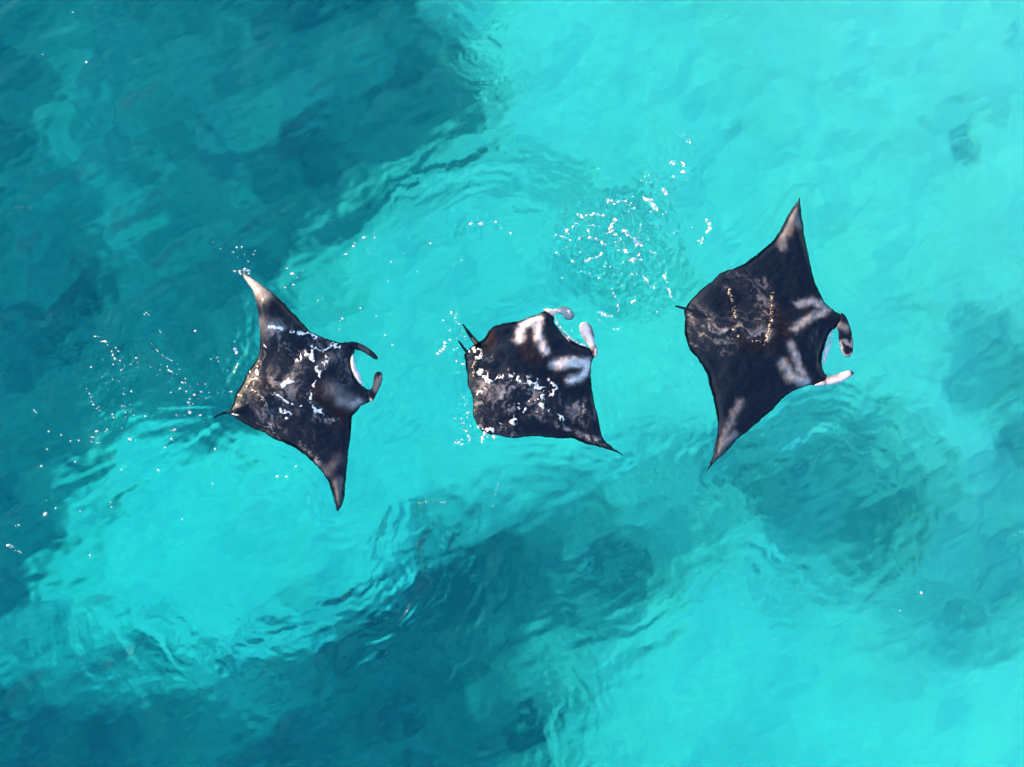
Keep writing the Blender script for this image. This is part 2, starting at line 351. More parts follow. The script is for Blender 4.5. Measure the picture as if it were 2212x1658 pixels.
def water_z(x, y):
    h = swell(x, y)
    for r in RAYS:
        m = (x > r.bb[0] - 1.6) & (x < r.bb[1] + 1.6) & (y > r.bb[2] - 1.6) & (y < r.bb[3] + 1.6)
        d = sdf(x[m], y[m], r.poly); hm = h[m]
        out = np.maximum(-d, 0)
        ring = .008 * np.cos(out / .12 * 2 * np.pi * (1 - .25 * np.clip(out, 0, 1))) * np.exp(-out / .35) * (.6 + .6 * sample(T_fbm, x[m] / 3, y[m] / 3))
        hm = hm + ring * (d < 0) * sstep(0, .1, out)
        hm = np.minimum(hm, .02 + .5 * out) * sstep(-.02, .10, out) + (1 - sstep(-.02, .10, out)) * (.002 + .35 * np.clip(hm, -.02, .02))
        hm = hm - .09 * sstep(.04, .14, d)
        h[m] = hm
    return h
def make_water():
    gx = stretched(-7.6, 7.6, .0195, 180, 30); gy = stretched(-5.8, 5.8, .0195, 180, 30)
    X, Y = np.meshgrid(gx, gy); nx, ny = len(gx), len(gy)
    fade = 1 - sstep(8, 14, np.maximum(np.abs(X), np.abs(Y) * 1.2))
    Z = np.zeros(X.shape); near = fade > 0
    Z[near] = water_z(X[near], Y[near]) * fade[near]
    v = np.stack([X, Y, Z], -1).reshape(-1, 3); f = grid_faces(nx, ny)
    idx = np.arange(nx * ny).reshape(ny, nx)
    rim = np.concatenate([idx[0, :], idx[1:, -1], idx[-1, -2::-1], idx[-2:0:-1, 0]])
    low = v[rim].copy(); low[:, 2] = -9; n0 = len(v); k = len(rim)
    a = np.arange(k); b = (a + 1) % k
    side = np.stack([rim[a], n0 + a, n0 + b, rim[b]], 1)
    v = np.concatenate([v, low, [[0, 0, -9]]]); cidx = n0 + k
    bot = np.stack([n0 + a, np.full(k, cidx), np.full(k, cidx), n0 + b], 1)
    o = mesh_obj('sea_water', v, np.concatenate([f, side]), M_WATER, kind='structure')
    import bmesh
    bm = bmesh.new(); bm.from_mesh(o.data); bm.verts.ensure_lookup_table()
    bm.faces.new([bm.verts[n0 + i] for i in range(k)])
    lone = [q for q in bm.verts if not q.link_faces]
    bmesh.ops.delete(bm, geom=lone, context='VERTS')
    bm.to_mesh(o.data); bm.free()
    return o
make_water()

# ------------------------------------------------------------------ the rays
def strokes_at(x, y, strokes, f):
    """soft strokes [(points, half width, strength)] in enlargement units"""
    a = np.zeros(x.shape)
    x = x + .007 * sample(T_foam, x / 1.1, y / 1.1) + .003 * sample(T_fine, x, y); y = y + .007 * sample(T_foam, x / 1.1 + .4, y / 1.1 + .7) + .003 * sample(T_fine, x + .5, y)
    for pts, wd, st in strokes:
        d = path_d(x, y, wpath(pts, f)); W = wd * f[2] * PX
        a = np.maximum(a, st * np.exp(-(d / W) ** 2.4 * .85))
    return a
def sheet(name, poly, ztop, zbot, material, parent, h, attrs_fn=None):
    """a closed, rounded body over an outline: upper and lower skin sharing the rim"""
    p = np.array(poly); q = np.roll(p, -1, 0); out = []
    for a, b in zip(p, q):
        n = max(1, int(np.hypot(*(b - a)) / (h * .9)))
        for k in range(n): out.append(a + (b - a) * k / n)
    out = np.array(out); nb = len(out)
    x0, x1, y0, y1 = out[:, 0].min(), out[:, 0].max(), out[:, 1].min(), out[:, 1].max()
    gx, gy = np.meshgrid(np.arange(x0, x1, h), np.arange(y0, y1, h * .866)); gx = gx + (np.arange(gx.shape[0]) % 2)[:, None] * h / 2
    gx, gy = gx.ravel(), gy.ravel(); gd = sdf(gx, gy, out); k = gd > h * .55; pts = np.concatenate([out, np.stack([gx[k], gy[k]], 1)])
    # a second, closer row just inside the rim keeps the edge round
    res = delaunay_2d_cdt([Vector((float(a), float(b))) for a, b in pts], [(i, (i + 1) % nb) for i in range(nb)], [list(range(nb))], 1, 1e-6)
    V = np.array([[a.x, a.y] for a in res[0]]); Fc = np.array([t for t in res[2] if len(t) == 3])
    used = np.unique(Fc); rem = -np.ones(len(V), int); rem[used] = np.arange(len(used)); V = V[used]; Fc = rem[Fc]
    d = np.abs(sdf(V[:, 0], V[:, 1], out)); rim = d < 1e-5
    e1 = V[Fc[:, 1]] - V[Fc[:, 0]]; e2 = V[Fc[:, 2]] - V[Fc[:, 0]]
    neg = e1[:, 0] * e2[:, 1] - e1[:, 1] * e2[:, 0] < 0; Fc[neg] = Fc[neg][:, ::-1]
    zt = ztop(V[:, 0], V[:, 1], np.where(rim, 0, d)); zb = zbot(V[:, 0], V[:, 1], np.where(rim, 0, d))
    n = len(V); mp = np.arange(n); inn = np.where(~rim)[0]; mp[inn] = n + np.arange(len(inn))
    verts = np.concatenate([np.column_stack([V, zt]), np.column_stack([V[inn], zb[inn]])])
    faces = np.concatenate([Fc, mp[Fc][:, ::-1]])
    at = {}
    if attrs_fn:
        for k2, av in attrs_fn(V[:, 0], V[:, 1]).items(): at[k2] = np.concatenate([av, av[inn]])
    return mesh_obj(name, verts, faces, material, parent, attrs=at)
def lobe(name, pts, f, parent, material, base, lift=0.0, thick=.009, pale=None, h=.014, sub=5):
    """a fin: a rounded blade over an outline, lift rising away from its root (the first point)"""
    s = smooth_closed(to_pic(pts, f), sub); x, y = P([q[0] for q in s], [q[1] for q in s], base)
    root = wpath([pts[0]], f)[0]
    L = max(np.hypot(x - root[0], y - root[1]))
    def lev(x, y): return base + lift * np.clip(np.hypot(x - root[0], y - root[1]) / L, 0, 1) ** 1.5
    return sheet(name, list(zip(x, y)), lambda x, y, d: lev(x, y) + thick * np.sqrt(np.clip(d / .035, 0, 1)), lambda x, y, d: lev(x, y) - thick * np.sqrt(np.clip(d / .035, 0, 1)),
                 material, parent, h, (lambda x, y: {'pale': strokes_at(x, y, pale, f) if pale else np.zeros(x.shape), 'brown': np.zeros(x.shape)}))
def tube(name, pts, rad, material, parent, seg=10, sub=5):
    p = []
    pts = [np.array(q, float) for q in pts]
    for i in range(len(pts) - 1):
        a, b, c, d = pts[max(i - 1, 0)], pts[i], pts[i + 1], pts[min(i + 2, len(pts) - 1)]
        for k in range(sub):
            t = k / sub; p.append(.5 * ((2 * b) + (c - a) * t + (2 * a - 5 * b + 4 * c - d) * t * t + (3 * b - a - 3 * c + d) * t ** 3))
    p.append(pts[-1]); n = len(p); V = []; Fq = []
    for i in range(n):
        t = p[min(i + 1, n - 1)] - p[max(i - 1, 0)]; t = t / np.linalg.norm(t); u = np.cross(t, (0, 0, 1)); u = u / (np.linalg.norm(u) + 1e-9); v = np.cross(u, t)
        r = rad[0] + (rad[1] - rad[0]) * i / (n - 1)
        if i == n - 1: r *= .3
        for k in range(seg):
            a = 2 * np.pi * k / seg; V.append(p[i] + r * (math.cos(a) * u + math.sin(a) * v))
    for i in range(n - 1):
        for k in range(seg): Fq.append((i * seg + k, i * seg + (k + 1) % seg, (i + 1) * seg + (k + 1) % seg, (i + 1) * seg + k))
    V.append(p[-1]); e = len(V) - 1
    for k in range(seg): Fq.append(((n - 1) * seg + k, (n - 1) * seg + (k + 1) % seg, e, e))
    quads = [q for q in Fq if q[2] != q[3]]; tri = [q[:3] for q in Fq if q[2] == q[3]]
    T = [t for q in quads for t in ((q[0], q[1], q[2]), (q[0], q[2], q[3]))] + tri
    z = np.zeros(len(V))
    return mesh_obj(name, V, T, material, parent, attrs={'pale': z, 'brown': z})

PALE = {
 1: [([(770,830),(850,890),(930,930)], 46, .14), ([(820,900),(900,930)], 34, .22), ([(900,925),(940,915)], 24, .42), ([(300,200),(350,245)], 46, .30), ([(235,120),(300,200)], 40, .55), ([(800,1490),(815,1420),(805,1560)], 30, .13),  # strokes at the raised upper wing tip put its sunlit brightness into the colour
     ([(330,420),(420,440)], 40, .12), ([(690,690),(760,640)], 26, .12), ([(740,1350),(810,1280)], 34, .07)],
 2: [([(985,240),(900,270),(830,310),(795,450)], 38, .85), ([(985,240),(985,400),(1010,490),(1055,570)], 36, .75), ([(900,260),(960,300)], 40, .8),
     ([(1150,690),(1300,675),(1460,675)], 42, .85), ([(1475,680),(1450,770),(1380,820),(1290,850)], 34, .8), ([(1440,700),(1480,720)], 34, .85)],
 3: [([(785,70),(755,130),(705,230),(695,320)], 22, .20), ([(780,110),(790,200)], 20, .17), ([(745,160),(720,230)], 28, .19),
     ([(790,655),(870,635),(960,685)], 20, .34), ([(920,650),(950,680)], 20, .42), ([(940,695),(850,735),(760,800)], 21, .32),
     ([(735,890),(770,960),(790,1030),(835,1090)], 20, .32), ([(700,1000),(740,1070),(820,1105)], 26, .38), ([(800,1090),(838,1100)], 20, .46),
     ([(455,1215),(400,1330),(355,1430),(300,1560)], 20, .16), ([(420,1410),(370,1450),(320,1530)], 24, .22)]}
BROWN = {1: [([(690,880),(760,900),(830,960)], 70, .9), ([(400,250),(470,330)], 60, .35), ([(350,820)], 70, .5)],
         2: [([(520,380),(510,520)], 45, 1.0), ([(860,450),(880,600),(1000,640),(1250,780)], 70, .6), ([(1320,740)], 60, .6)],
         3: [([(760,230),(795,200)], 26, .8), ([(650,700),(700,800),(640,860)], 50, .6), ([(740,960),(745,1000)], 40, 1.0), ([(860,690)], 36, .9), ([(480,880),(600,900)], 40, .5)]}
WASH = {1: (-55, [([(640,1000),(610,1100),(600,1230)], 34, .78), ([(420,470),(540,560),(700,540)], 70, .56), ([(300,760),(420,850),(560,960)], 110, .52), ([(520,700),(560,860)], 90, .5), ([(330,1000),(420,1080)], 70, .5), ([(400,600),(360,660)], 60, .5), ([(180,940),(300,920)], 40, .6), ([(690,1030),(800,1030)], 14, .7), ([(650,1270),(720,1370)], 22, .55), ([(830,620),(850,760)], 40, .46)]),
 2: (70, [([(450,900),(500,1000),(450,1180)], 110, .55), ([(650,960),(610,1120),(510,1280)], 36, .85), ([(740,1100),(620,1170)], 40, .72), ([(560,900),(900,930)], 90, .5), ([(900,1060),(1300,1120),(1430,1160)], 110, .5), ([(960,1190),(1150,1265),(1400,1365),(1700,1500)], 24, .85), ([(480,640),(600,650),(680,770)], 36, .62), ([(640,1320),(700,1380)], 60, .55), ([(800,1280),(830,1370)], 20, .62), ([(1250,880),(1240,1060)], 14, .58), ([(1380,1060),(1480,1200)], 26, .6)]),
 3: (-35, [([(230,745),(270,765)], 14, .85), ([(350,805),(375,808)], 10, .85), ([(300,800),(330,805)], 10, .7), ([(160,720),(250,790),(330,860)], 70, .56), ([(200,830),(350,900)], 50, .55), ([(440,760),(470,720),(480,690)], 40, .6), ([(440,690),(540,640),(580,700)], 60, .48), ([(500,850),(590,820)], 36, .62), ([(150,690),(240,715)], 12, .8), ([(160,880),(200,890)], 10, .85), ([(400,520),(560,540)], 50, .42), ([(600,930),(650,970)], 26, .5)])}
def wash_at(r, i, x, y):
    """froth streaks left on the wet back"""
    ang, st = WASH[i]; D = strokes_at(x, y, st, r.f)
    c, q = math.cos(math.radians(ang)), math.sin(math.radians(ang))
    x2 = x + .10 * sample(T_fbm, x / 2.5, y / 2.5); y2 = y + .10 * sample(T_fbm, x / 2.5 + .5, y / 2.5)
    U, V = (x2 * c + y2 * q) / 5.0, -x2 * q + y2 * c
    n = sample(T_foam, U / .95 + .2 * i, V / .95); big = sample(T_fbm, x / 1.8 + .3 * i, y / 1.8)
    return D * (.015 + np.clip(.05 + .42 * n + .25 * big, 0, 1) ** 1.5 * .50)
def make_ray(i, r, label):
    cx, cy = r.spine[1]
    root = bpy.data.objects.new('manta_ray', None); COL.objects.link(root); root.empty_display_size = .2
    root['label'] = label; root['category'] = 'ray'; root['group'] = 'manta rays feeding in line at the surface'
    body = sheet('body', r.poly, lambda x, y, d: top_z(r, x, y, d), lambda x, y, d: bottom_z(r, x, y, d), M_SKIN, root, .0145,
                 lambda x, y: {'pale': np.clip(strokes_at(x, y, PALE[i], r.f) * (1 + .14 * sample(T_mid, x / 1.5, y / 1.5)) + wash_at(r, i, x, y), 0, 1), 'brown': strokes_at(x, y, BROWN[i], r.f)})
    return root
R1 = make_ray(1, RAYS[0], 'dark manta ray with one raised sunlit wing tip and foam across its back')
R2 = make_ray(2, RAYS[1], 'dark manta ray with two white forked shoulder marks and a half folded wing')
R3 = make_ray(3, RAYS[2], 'dark manta ray with both grey tipped wings fully spread flat')
# head fins, mouth and tail
lobe('cephalic_fin', [(885,550),(880,528),(930,532),(975,552),(1020,582),(1056,616),(1066,640),(1046,642),(1004,616),(958,588),(915,578)], F1, R1, M_SKIN, .022, .05, pale=[([(940,552),(1000,590)], 10, .10)])
lobe('cephalic_fin', [(1005,890),(1000,850),(1024,822),(1034,785),(1042,742),(1064,720),(1092,734),(1090,785),(1068,835),(1046,880),(1024,912)], F1, R1, M_SKIN, .022, .04, pale=[([(1048,840),(1066,770)], 15, .20), ([(1086,745),(1080,790)], 6, .3), ([(1020,905)], 14, .6)])
lobe('mouth_lining', [(930,700),(905,610),(893,625),(888,660),(897,710),(918,758),(958,802),(970,812),(962,770),(945,720)], F1, R1, M_MOUTH, .018, .0, .02)
lobe('cephalic_fin', [(1085,190),(1030,150),(1100,148),(1150,152),(1230,122),(1300,145),(1342,200),(1318,248),(1262,250),(1220,205),(1165,195),(1140,225)], F2, R2, M_SKIN, .022, -.15, pale=[([(1050,155),(1110,160)], 30, .95), ([(1150,170),(1230,170),(1290,190)], 70, .95)])
lobe('cephalic_fin', [(1490,540),(1470,500),(1420,440),(1386,365),(1392,300),(1440,282),(1495,318),(1524,400),(1534,480),(1562,545),(1552,610),(1528,620)], F2, R2, M_SKIN, .022, .05, pale=[([(1430,320),(1450,390),(1500,480)], 44, .95), ([(1550,540),(1545,600)], 14, .8)])
lobe('mouth_lining', [(1290,470),(1120,180),(1146,225),(1158,288),(1196,334),(1246,382),(1308,432),(1385,478),(1466,508),(1440,520),(1330,470),(1230,400),(1140,300)], F2, R2, M_MOUTH, .012, 0, .02)
lobe('cephalic_fin', [(1030,745),(1035,705),(1064,730),(1088,790),(1100,850),(1104,915),(1094,950),(1068,962),(1044,940),(1030,905),(1020,860),(1018,815),(1010,785)], F3, R3, M_SKIN, .022, .01, pale=[([(1030,780),(1070,790)], 20, .22), ([(1030,870),(1045,940),(1070,958),(1095,940)], 7, .5), ([(1050,865),(1090,890)], 9, .3), ([(1100,840),(1102,900)], 6, .4)])
lobe('cephalic_fin', [(945,1090),(950,1075),(1000,1062),(1050,1044),(1088,1038),(1106,1055),(1090,1074),(1050,1098),(1000,1117),(950,1124),(905,1128),(880,1122)], F3, R3, M_SKIN, .022, .02, pale=[([(970,1102),(1030,1085),(1070,1062)], 22, .95), ([(890,1122),(930,1115)], 12, .8)])
lobe('mouth_lining', [(955,900),(988,800),(962,842),(944,900),(930,960),(928,1000),(938,998),(955,955),(975,895),(990,845)], F3, R3, M_MOUTH, .018, .0, .02)
def tail(pts, f, root, r0, z0, z1):
    xy = wpath(pts, f); n = len(xy)
    tube('tail', [(x, y, z0 + (z1 - z0) * k / (n - 1)) for k, (x, y) in enumerate(xy)], r0, M_SKIN, root)
tail([(200,965),(120,975),(60,985),(0,1010)], F1, R1, (.03, .005), .05, -.10)
tail([(400,500),(345,430),(290,350),(245,285)], F2, R2, (.04, .006), .05, -.16)
tail([(260,735),(180,695),(120,675),(75,662)], F3, R3, (.03, .010), .07, .0)
lobe('pelvic_fin', [(300,600),(255,545),(215,480),(205,450),(230,470),(275,530),(320,580)], F2, R2, M_SKIN, .01, -.09, .012)
lobe('dorsal_fin', [(250,905),(180,945),(150,965),(165,985),(230,960),(290,925)], F1, R1, M_SKIN, .06, .03, .022)

# ------------------------------------------------------------------ foam
def foam(name, label, group, f, items, material=M_FOAM, on=None, cell=.0062, tile=T_foam, scale=.55, thr=.55, hgt=.018, stretch=None, seed=0, cover=.7):
    """lacy foam where the density drawn by strokes [(points, half width, strength)] beats a threshold over ridged noise"""
    wp = [(wpath(p, f, .03), wd * f[2] * PX, st) for p, wd, st in items]
    xs = [q[0] for p, W, s in wp for q in p]; ys = [q[1] for p, W, s in wp for q in p]; Wm = 2.2 * max(W for p, W, s in wp)
    gx = np.arange(min(xs) - Wm, max(xs) + Wm, cell); gy = np.arange(min(ys) - Wm, max(ys) + Wm, cell)
    X, Y = np.meshgrid(gx, gy); D = np.zeros(X.shape)
    for p, W, s in wp: D = np.maximum(D, s * np.exp(-(path_d(X, Y, p) / W) ** 2))
    if stretch:
        c, s = math.cos(math.radians(stretch[0])), math.sin(math.radians(stretch[0])); U, V = (X * c + Y * s) / stretch[1], (-X * s + Y * c)
    else: U, V = X, Y
    n1 = sample(tile, U / scale / 4 + seed * .17, V / scale / 4 + seed * .29); n2 = sample(T_foam2, U / scale / 4.5 + seed * .4, V / scale / 4.5)
    ridge = 1 - 1.6 * np.abs(n1) + .22 * n2
    val = .9 * D * D + .75 * D * (ridge - .35) - (thr - .30)
    if on is not None:
        ins = sdf(X, Y, on.poly); val = np.where(ins > .012, val, -1)
    ok = val > 0
    cf = ok[:-1, :-1] & ok[1:, :-1] & ok[:-1, 1:] & ok[1:, 1:]
    j, i = np.where(cf); nx = len(gx); a = j * nx + i; Fc = np.stack([a, a + 1, a + 1 + nx, a + nx], 1)
    if len(Fc) == 0: return None
    used = np.unique(Fc); rem = -np.ones(X.size, int); rem[used] = np.arange(len(used)); Fc = rem[Fc]
    x, y, vv = X.ravel()[used], Y.ravel()[used], val.ravel()[used]
    z0 = (top_z(on, x, y) if on is not None else np.maximum(water_z(x, y), -.02)) + .003
    z = z0 + hgt * np.sqrt(np.clip(vv / .5, 0, 1.5)) * (.8 + .35 * n2.ravel()[used])
    z = np.maximum(z, z0)
    o = mesh_obj(name, np.column_stack([x, y, z]), Fc, material, attrs={'cover': np.clip(vv * 2.3, 0, 1) * np.clip(cover + vv * 1.6, 0, 1)}, kind='stuff', label=label, category='foam')
    if group: o['group'] = group
    return o
def flecks(name, label, f, dots, seed=0, on=None):
    """small separate blobs of froth [(x, y, radius, stretch, angle)] floating on the water"""
    rg = np.random.default_rng(seed); V = []; Fc = []
    px, py = P(*zip(*to_pic([(d[0], d[1]) for d in dots], f))); zz = water_z(np.array(px), np.array(py)) if on is None else top_z(on, np.array(px), np.array(py))
    for k, d in enumerate(dots):
        R = .85 * d[2] * f[2] * PX; st = d[3]; an = math.radians(d[4]); b = len(V); m = 10
        rad = 1 + .28 * rg.standard_normal(m); rad = np.clip((rad + np.roll(rad, 1)) / 2, .5, 1.6); h = R * rg.uniform(.35, .7)
        for q, (rr, hh) in enumerate(((1.0, -.004), (.72, h * .6))):
            for s in range(m):
                t = 2 * math.pi * s / m; u, v = rr * R * rad[s] * math.cos(t) * st, rr * R * rad[s] * math.sin(t)
                V.append((px[k] + u * math.cos(an) - v * math.sin(an), py[k] + u * math.sin(an) + v * math.cos(an), zz[k] + hh))
        V.append((px[k], py[k], zz[k] + h)); c = len(V) - 1
        for s in range(m):
            s1 = (s + 1) % m; Fc += [(b + s, b + s1, b + m + s1), (b + s, b + m + s1, b + m + s), (b + m + s, b + m + s1, c)]
    return mesh_obj(name, V, Fc, M_FOAM, attrs={'cover': np.tile(np.r_[np.full(10, .03), np.full(10, .5), .8], len(dots))}, kind='stuff', label=label, category='foam')
def scatter(n, strokes, rmin, rmax, seed, ang=-30, power=2.2):
    rg = np.random.default_rng(seed); out = []
    for _ in range(n):
        p, wd = strokes[rg.integers(len(strokes))]; k = rg.integers(max(len(p) - 1, 1)); t = rg.random()
        a = np.array(p[k], float); b = np.array(p[min(k + 1, len(p) - 1)], float); c = a + (b - a) * t + rg.standard_normal(2) * wd
        out.append((c[0], c[1], rmin + (rmax - rmin) * rg.random() ** power, rg.uniform(1, 2.2), ang + rg.normal(0, 25)))
    return out
FP = (0, 0, 1.0)
def crop(region, w):
    s = .7373 * (region[2] - region[0]) / w; return (region[0] * .7373, region[1] * .7373, s)
FS = crop((1600, 380, 2120, 940), 1540); FL = crop((60, 860, 700, 1400), 1965)
# the splash between the middle and the spread ray
foam('foam', 'white lacy foam of the splash above the ray with white shoulder marks', None, FS,
     [([(540,620),(620,640),(690,630)], 26, .9), ([(280,740),(350,790)], 16, .8), ([(350,745),(440,730),(500,745)], 14, .75), ([(160,850),(200,890),(240,840)], 20, .9), ([(260,960),(320,930),(390,940)], 18, .75),
      ([(500,790),(545,850),(600,790)], 28, .85), ([(350,860),(430,950),(520,1000),(640,1045)], 15, .75), ([(700,890),(760,930),(810,1000)], 30, 1.0), ([(690,1050),(720,1110),(760,1130)], 26, 1.0), ([(560,900),(640,1000)], 50, .58),
      ([(640,880),(720,880),(790,880)], 16, .75), ([(440,1100),(480,1075)], 18, .9), ([(230,1140),(340,1145),(400,1110)], 14, .8), ([(840,590),(910,610),(950,690)], 26, .85), ([(890,715),(910,710)], 16, .9), ([(1020,520),(1055,570)], 17, .95),
      ([(1080,290),(1130,290)], 24, .75), ([(1150,270),(1215,300)], 12, .75), ([(1190,320),(1215,360),(1170,365)], 14, .85), ([(1390,780),(1440,830),(1390,890)], 18, .85), ([(1360,940),(1330,970),(1380,990)], 16, .85),
      ([(760,1240),(800,1260),(860,1270),(885,1330)], 16, .75), ([(570,1380),(600,1450),(625,1560)], 13, .75), ([(980,1150),(1020,1260),(1080,1440)], 14, .66), ([(440,1590),(520,1610),(580,1620)], 20, .85), ([(740,1500),(770,1490)], 14, .85),
      ([(800,1080),(830,1150)], 26, .62), ([(240,815),(350,830),(470,840)], 11, .7), ([(80,910),(180,940),(250,980)], 10, .66), ([(560,1190),(620,1230)], 12, .65), ([(880,960),(930,1000),(900,1080)], 22, .6)], scale=.5, seed=1, thr=.40, hgt=.012)
flecks('foam_fleck', 'small white flecks strewn round the splash above the middle ray', FS,
     [(1250,118,14,1.2,80),(1110,300,20,1.1,0),(1110,410,14,1.2,10),(1090,440,10,1,0),(975,420,10,1.6,-70),(905,455,9,1.8,-60),(828,443,10,1,0),(870,455,7,1,0),(752,583,11,1,0),(768,683,14,1,0),(716,712,14,1.1,30),(740,640,9,1,0),(905,716,14,1,0),(1016,733,13,1.2,0),(1105,906,9,1.4,0),(1128,876,6,1,0),
      (95,1070,15,1,0),(380,1250,13,1.2,0),(305,1235,10,1,0),(460,1290,12,1.6,-40),(660,1355,14,1,0),(625,1330,8,1,0),(938,1375,11,2,-80),(885,1335,9,1,0),(965,1582,12,1,0),(860,1265,13,1.6,-60),(1090,1460,16,1.1,60),(140,1290,11,1.3,0),(1268,850,7,1.4,0),(970,825,10,2,0),(455,336,6,1.5,0),(420,320,5,1,0)]
     + scatter(95, [([(820,440),(1000,350),(1200,300),(1210,440)], 40), ([(1000,560),(1100,550),(1060,690)], 40), ([(300,760),(600,640),(760,680)], 40), ([(650,900),(900,960),(920,1080)], 60), ([(600,1330),(760,1280),(900,1350)], 60), ([(1180,40),(1240,110)], 25)], 2.5, 8, 5), 3)
flecks('foam_fleck', 'pale flecks dotted over the water above the middle ray', FP,
     scatter(70, [([(980,485),(1030,482),(1080,475),(1110,520)], 14), ([(720,550),(800,545),(870,600)], 22), ([(690,640),(740,690),(830,720)], 20), ([(850,540),(960,560),(1060,590)], 30), ([(960,690),(1000,790),(990,900)], 10), ([(610,590),(640,600)], 14), ([(470,530),(545,560)], 14)], .8, 3.4, 9) +
     [(1040,484,5,1.6,-30),(1018,483,5,1.5,20),(1072,480,4,1.3,0),(748,549,3.4,1.4,0),(634,592,4,1.1,60),(779,666,3.5,1,0),(157,27,3.2,1,0),(187,135,3.2,1.3,60),(92,118,2,1,0),(583,100,1.6,1,0),(958,755,4,1.4,-30),(963,742,3.4,1.4,0),(947,765,4,1.5,-20)], 6)
# the foam trail behind the ray with the raised wing tip
foam('foam', 'torn white foam beside the tail of the ray with the raised wing tip', None, FL,
     [([(1340,690),(1360,700),(1370,740)], 17, 1.0), ([(1270,655),(1330,660)], 12, .85), ([(1175,450),(1210,495),(1290,570),(1400,625)], 8, .7), ([(1415,640),(1428,685)], 12, .85), ([(1235,310),(1270,370)], 9, .7), ([(1130,170),(1190,230),(1205,265)], 7, .62), ([(660,385),(700,390)], 10, .8), ([(705,425),(770,435)], 12, 1.0),
      ([(1895,410),(1925,435)], 12, .85), ([(1930,500),(1945,540)], 22, 1.0), ([(1620,885),(1740,895),(1810,900),(1900,880)], 12, .72), ([(1520,950),(1620,945),(1740,935)], 10, .68), ([(1700,595),(1790,570)], 9, .66), ([(1835,700),(1890,690),(1930,730)], 10, .72),
      ([(1330,1230),(1400,1230)], 24, .66), ([(1360,1310),(1390,1350)], 26, .66), ([(915,1215),(965,1230)], 14, .95), ([(970,1310),(1035,1320)], 12, .9), ([(1110,1325),(1170,1310)], 12, .62), ([(640,1295),(680,1290)], 13, .85), ([(830,1470),(860,1495)], 11, .85), ([(925,1530),(980,1550)], 11, .95), ([(735,1480),(765,1490)], 11, .75), ([(120,1050),(150,1085)], 12, .68), ([(150,1090),(225,1205)], 6, .62)], scale=.4, seed=2)
flecks('foam_fleck', 'white flecks trailing over dark water behind the ray with the raised wing tip', FL,
     [(848,588,17,1.1,60),(893,604,12,1,0),(830,638,13,1,0),(830,555,13,1.2,70),(820,520,12,1,0),(880,520,10,1.4,0),(858,490,9,1.3,60),(932,642,10,1,0),(907,690,10,1,0),(785,467,8,1.3,0),(637,665,9,1.3,0),(993,637,8,1.4,-20),(1040,580,9,1.6,0),(995,880,14,1.5,-40),(622,904,9,1,0),(640,938,9,1,0),(665,1004,10,1.5,-30),(692,1034,14,1.4,-10),
      (830,1088,12,1.4,0),(838,1118,10,1.4,-30),(1018,1096,9,1.6,-10),(1117,1106,10,1.4,-20),(943,1070,8,1.3,0),(913,1015,9,1.2,0),(257,1243,14,1,0),(365,1276,9,1.3,-30),(450,1328,12,1,80),(524,1322,10,1.4,0),(690,1240,13,1.6,20),(785,1228,9,1.5,-60),(241,1404,7,1.4,0),(495,1520,14,1,80),(1440,857,12,1,0),(1493,884,11,1,0),(1567,914,13,1.3,0),(1622,886,9,1,0),(1460,806,12,1.8,-30),
      (1531,1074,17,1,0),(1620,1098,16,1.2,0),(1510,985,13,1,0),(1403,1095,9,1,80),(1665,818,8,1,0),(1243,1590,11,1.6,-60),(910,1588,9,1.6,-60),(1358,893,9,1.6,-40),(928,906,9,1.6,-30),(188,1555,11,1.6,-20),(1575,338,13,1.6,0),(1118,190,11,1,80),(1300,1385,9,1.6,-50),(1750,1400,13,1.2,70),(1780,612,11,1.3,0)]
     + scatter(90, [([(700,590),(900,640),(1050,580)], 60), ([(720,740),(850,760),(920,830)], 50), ([(860,960),(980,1090)], 40), ([(600,800),(640,960),(720,1060)], 12), ([(1220,650),(1460,800),(1600,900)], 30), ([(1420,1000),(1600,1080)], 60), ([(620,1280),(720,1320)], 40)], 3, 7, 8), 11)
flecks('foam_fleck', 'few pale flecks on dark water near the sandy patch edge', FP, [(98,1112,5,1.4,60),(20,1178,4,1.5,20),(42,1135,3,1,0),(120,1098,2.5,1.3,0),(240,1085,2,1,0),(395,1122,2,1,0),(195,1200,2.5,2,-50),(1992,1282,4,1.4,-30),(1945,1320,2.5,1,0),(2204,1150,2,1,0),(600,1030,3.5,1.4,0),(620,1030,3.5,1.3,0),(640,1008,3,1,0),(460,1045,2.4,1.5,-50)]
     + scatter(14, [([(20,1130),(120,1100),(250,1070)], 14), ([(10,1170),(40,1190)], 8)], 1, 2.5, 21), 12)
# foam washing over the backs
rz = RAYS[0]
foam('foam', 'white foam washing over the back of the ray with the raised wing tip', None, F1,
     [([(620,465),(690,505),(760,545),(810,560)], 26, .8), ([(740,560),(735,640),(700,720)], 26, .78), ([(700,740),(655,820),(630,930)], 12, .8), ([(560,640),(610,610)], 26, .9), ([(640,590),(645,640)], 15, 1.0), ([(470,810),(520,770)], 26, .8), ([(240,740),(285,720),(270,820)], 24, .85), ([(620,950),(690,970),(700,1000)], 24, .88), ([(480,1010),(500,990),(450,970)], 18, .9),
      ([(410,860),(460,890),(500,925),(600,945)], 9, .8), ([(370,1010),(385,1050)], 16, .75), ([(365,1130),(370,1160)], 9, .9), ([(370,440),(460,455)], 16, .8), ([(325,520),(350,560)], 14, .72), ([(660,660),(690,720)], 18, .75), ([(100,985),(170,985)], 20, .75), ([(520,470),(620,490)], 16, .7), ([(690,580),(640,560)], 14, .7), ([(640,440),(600,470)], 10, .7)], on=rz, scale=.5, seed=3, hgt=.007, thr=.38)
rz = RAYS[1]
